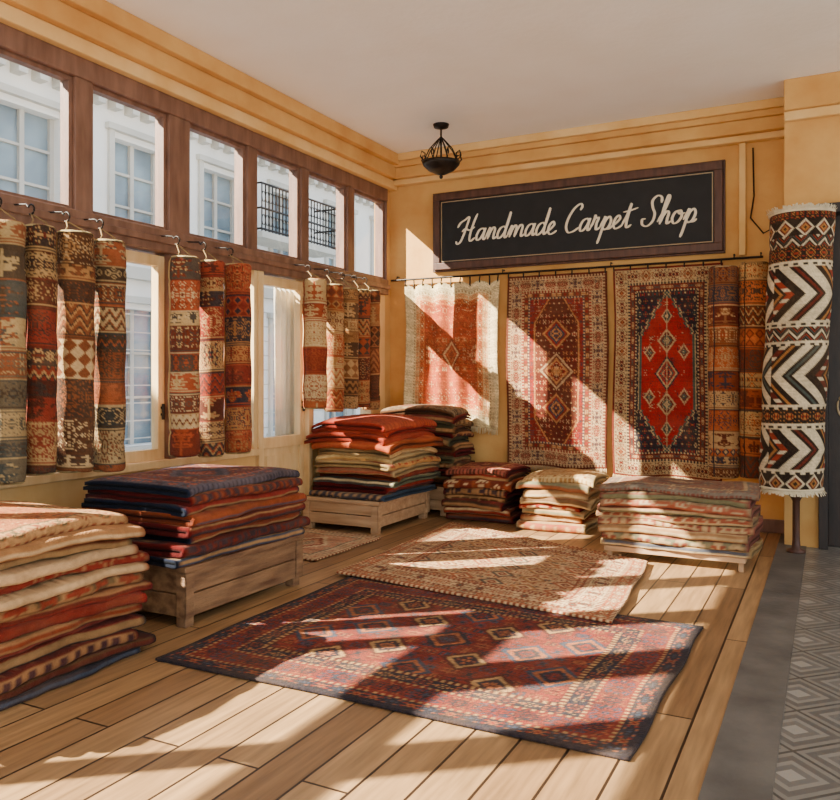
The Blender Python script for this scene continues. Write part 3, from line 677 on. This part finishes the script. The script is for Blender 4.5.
pals=[(DRED,RUST,TAN,NAVY),(RUST,RED,CRM,DRED),(DRED,TAN,RED,BLK),(BRN,TAN,RED,CRM),(DRED,RUST,TAN,NAVY),(RUST,TAN,DRED,CRM),(BRN,RED,TAN,DRED),(DRED,RUST,BRN,TAN)]
rug_stack('folded_rug_stack',1.04,1.76,7.22,7.87,0.005,LY(.058,pals),top=toprug(70,66,P('#7c2c22','#a0584a','#4a201c','#b88a5c'),17),nose='-y',seed=21,sag=.06,jit=.06,total=.55,mix=.15)
pals=[('#c8b082',RED,TAN,RUST),(RUST,CRM,TAN,RED),('#c4a878',TAN,RUST,SAGE),(RED,CRM,TAN,NAVY),('#ccb488',RUST,TAN,BRN),(TAN,CRM,RUST,RED),('#c8b082',SAGE,TAN,RUST),('#d4bc88','#c4a268',CRM,TAN)]
rug_stack('folded_rug_stack',1.86,2.56,7.12,7.84,0.005,LY(.055,pals),top=toprug(70,70,P('#c8a874','#d4bc88','#ad8048','#a06c38'),18),nose='-y',seed=23,sag=.07,jit=.07,total=.52,mix=.15)
b_=MB(); wb=M['wood_plinth']
b_.box(2.92,3.95,6.22,6.80,.07,.11,wb)
for x in (2.94,3.90):
    for y in (6.24,6.75): b_.box(x,x+.035,y,y+.035,0,.07,wb)
b_.build('low_bench',bevel=.004)
pals=[('#a88858',RUST,CRM,BLUE),('#8c5040','#b8a27a','#7c3c30',SAGE),('#9c7854','#984c38','#c0a880','#4c5a60'),('#8c4c3c','#b8a27a','#7c3c30','#5c6864'),('#947452','#984c38','#c0a880','#3c545c'),('#8c5444','#b8a27a','#7c3c30','#6c7458'),('#98785a','#9c5440','#bca888','#4c6068'),('#844a3e','#b8a27c','#6c342c','#6c7458'),('#8c6850','#bca884','#8c4436','#4c5a60')]
rug_stack('folded_rug_stack',2.87,4.02,6.18,6.83,.112,LY(.052,pals),top=toprug(140,90,P('#8c6450','#746c62','#74403a','#b49a76','#4c5856'),19),nose='-y',seed=29,sag=.04,jit=.03,total=.50,mix=.1)
# ------------------------------------------------------------------ floor rugs
def front():
    rng=np.random.default_rng(31); W,H=250,200; pal=P('#76231b','#191f30','#9a5c38','#511616','#a58256','#2c4054'); C=np.zeros((H,W),int)
    border(C,0,3,1,[1],rng,'x'); border(C,3,8,1,[2,0,5],rng,'spr'); border(C,11,2,4,[0],rng,'dash'); border(C,13,15,0,[1,2,5],rng,'spr'); border(C,28,2,4,[0],rng,'dash'); border(C,30,9,1,[2,4,0],rng,'spr'); border(C,39,3,3,[4],rng,'dash')
    f=region(C,42); C[f]=0; scatter(C,f,11,[1,2,3,5,1],rng,9,.46)
    for k in range(-3,4):
        cy=H//2+k*26; 
        for j in range(-4,5):
            if (k+j)%2==0: medal(C,cy,W//2+j*24,15,17,[[1,2,3,5],[5,2,1,0],[3,4,1,2]][(k*k+j*j)%3],rng,1,f)
    return toRGB(C,pal,rng,.25,.03)
flat_rug('floor_rug',[(1.48,4.86),(3.86,4.72),(3.84,2.95),(1.50,2.95)],front(),z=.002,seed=3)
def mid():
    rng=np.random.default_rng(37); W,H=200,200; pal=P('#a86440','#ccb088','#84442f','#5c5c50','#b08454','#c2a078'); C=np.zeros((H,W),int)
    border(C,0,3,2,[1],rng,'dash'); border(C,3,9,0,[1,3,2],rng,'spr'); border(C,12,3,1,[2],rng,'dash'); border(C,15,14,1,[2,3,0],rng,'spr'); border(C,29,3,1,[2],rng,'dash'); border(C,32,6,2,[1,0,4],rng,'spr')
    f=region(C,38); C[f]=5; H_,W_,yy,xx,dx,dy=coords(C)
    p=24; v=np.abs(xx%p-p/2)+np.abs(yy%p-p/2); k=(xx//p*2+yy//p*3)%3
    C[f&(v<11)]=2; C[f&(v<10)&(k==0)]=0; C[f&(v<10)&(k==1)]=4; C[f&(v<10)&(k==2)]=3; C[f&(v<7)]=1; C[f&(v<5)]=2; C[f&(v<2)]=5
    scatter(C,f&(v>=11),7,[2,0,3],rng,5,.5)
    return toRGB(C,pal,rng,.25,.05)
flat_rug('floor_rug',[(1.25,7.0),(3.28,6.16),(3.40,4.52),(1.37,4.80)],mid(),z=.02,seed=5)
flat_rug('floor_rug',[(.1,6.15),(.98,6.12),(.98,5.1),(.1,5.1)],toprug(80,90,P('#b98a6a','#c8b08a','#8a4a36','#7c7460'),44),z=.003,seed=6)

# ------------------------------------------------------------------ light, world, camera
w=bpy.data.worlds.new('World'); S.world=w; w.use_nodes=True; n=w.node_tree.nodes; l=w.node_tree.links
bg=n['Background']; tc=n.new('ShaderNodeTexCoord'); sp=n.new('ShaderNodeSeparateXYZ'); l.new(tc.outputs['Generated'],sp.inputs[0])
r=n.new('ShaderNodeValToRGB'); r.color_ramp.elements[0].color=(1,.97,.9,1); r.color_ramp.elements[0].position=.0; r.color_ramp.elements[1].color=(.5,.7,.98,1); r.color_ramp.elements[1].position=.8
l.new(sp.outputs['Z'],r.inputs[0]); l.new(r.outputs[0],bg.inputs['Color']); bg.inputs['Strength'].default_value=2.5
sl=bpy.data.lights.new('sun','SUN'); sl.energy=44; sl.angle=math.radians(.6); sl.color=(1,.87,.67)
so=bpy.data.objects.new('sun',sl); S.collection.objects.link(so)
so.rotation_euler=Vector((1,.8,-.86)).to_track_quat('-Z','Y').to_euler(); so.location=(-6,-4,8)
cam=bpy.data.cameras.new('camera'); co=bpy.data.objects.new('camera',cam); S.collection.objects.link(co)
cam.sensor_width=36; cam.lens=800/840*36; cam.shift_y=-20/840
co.location=(4.49,0,1.4); co.rotation_euler=(math.pi/2,0,math.radians(27.1)); cam.clip_start=.05
S.camera=co
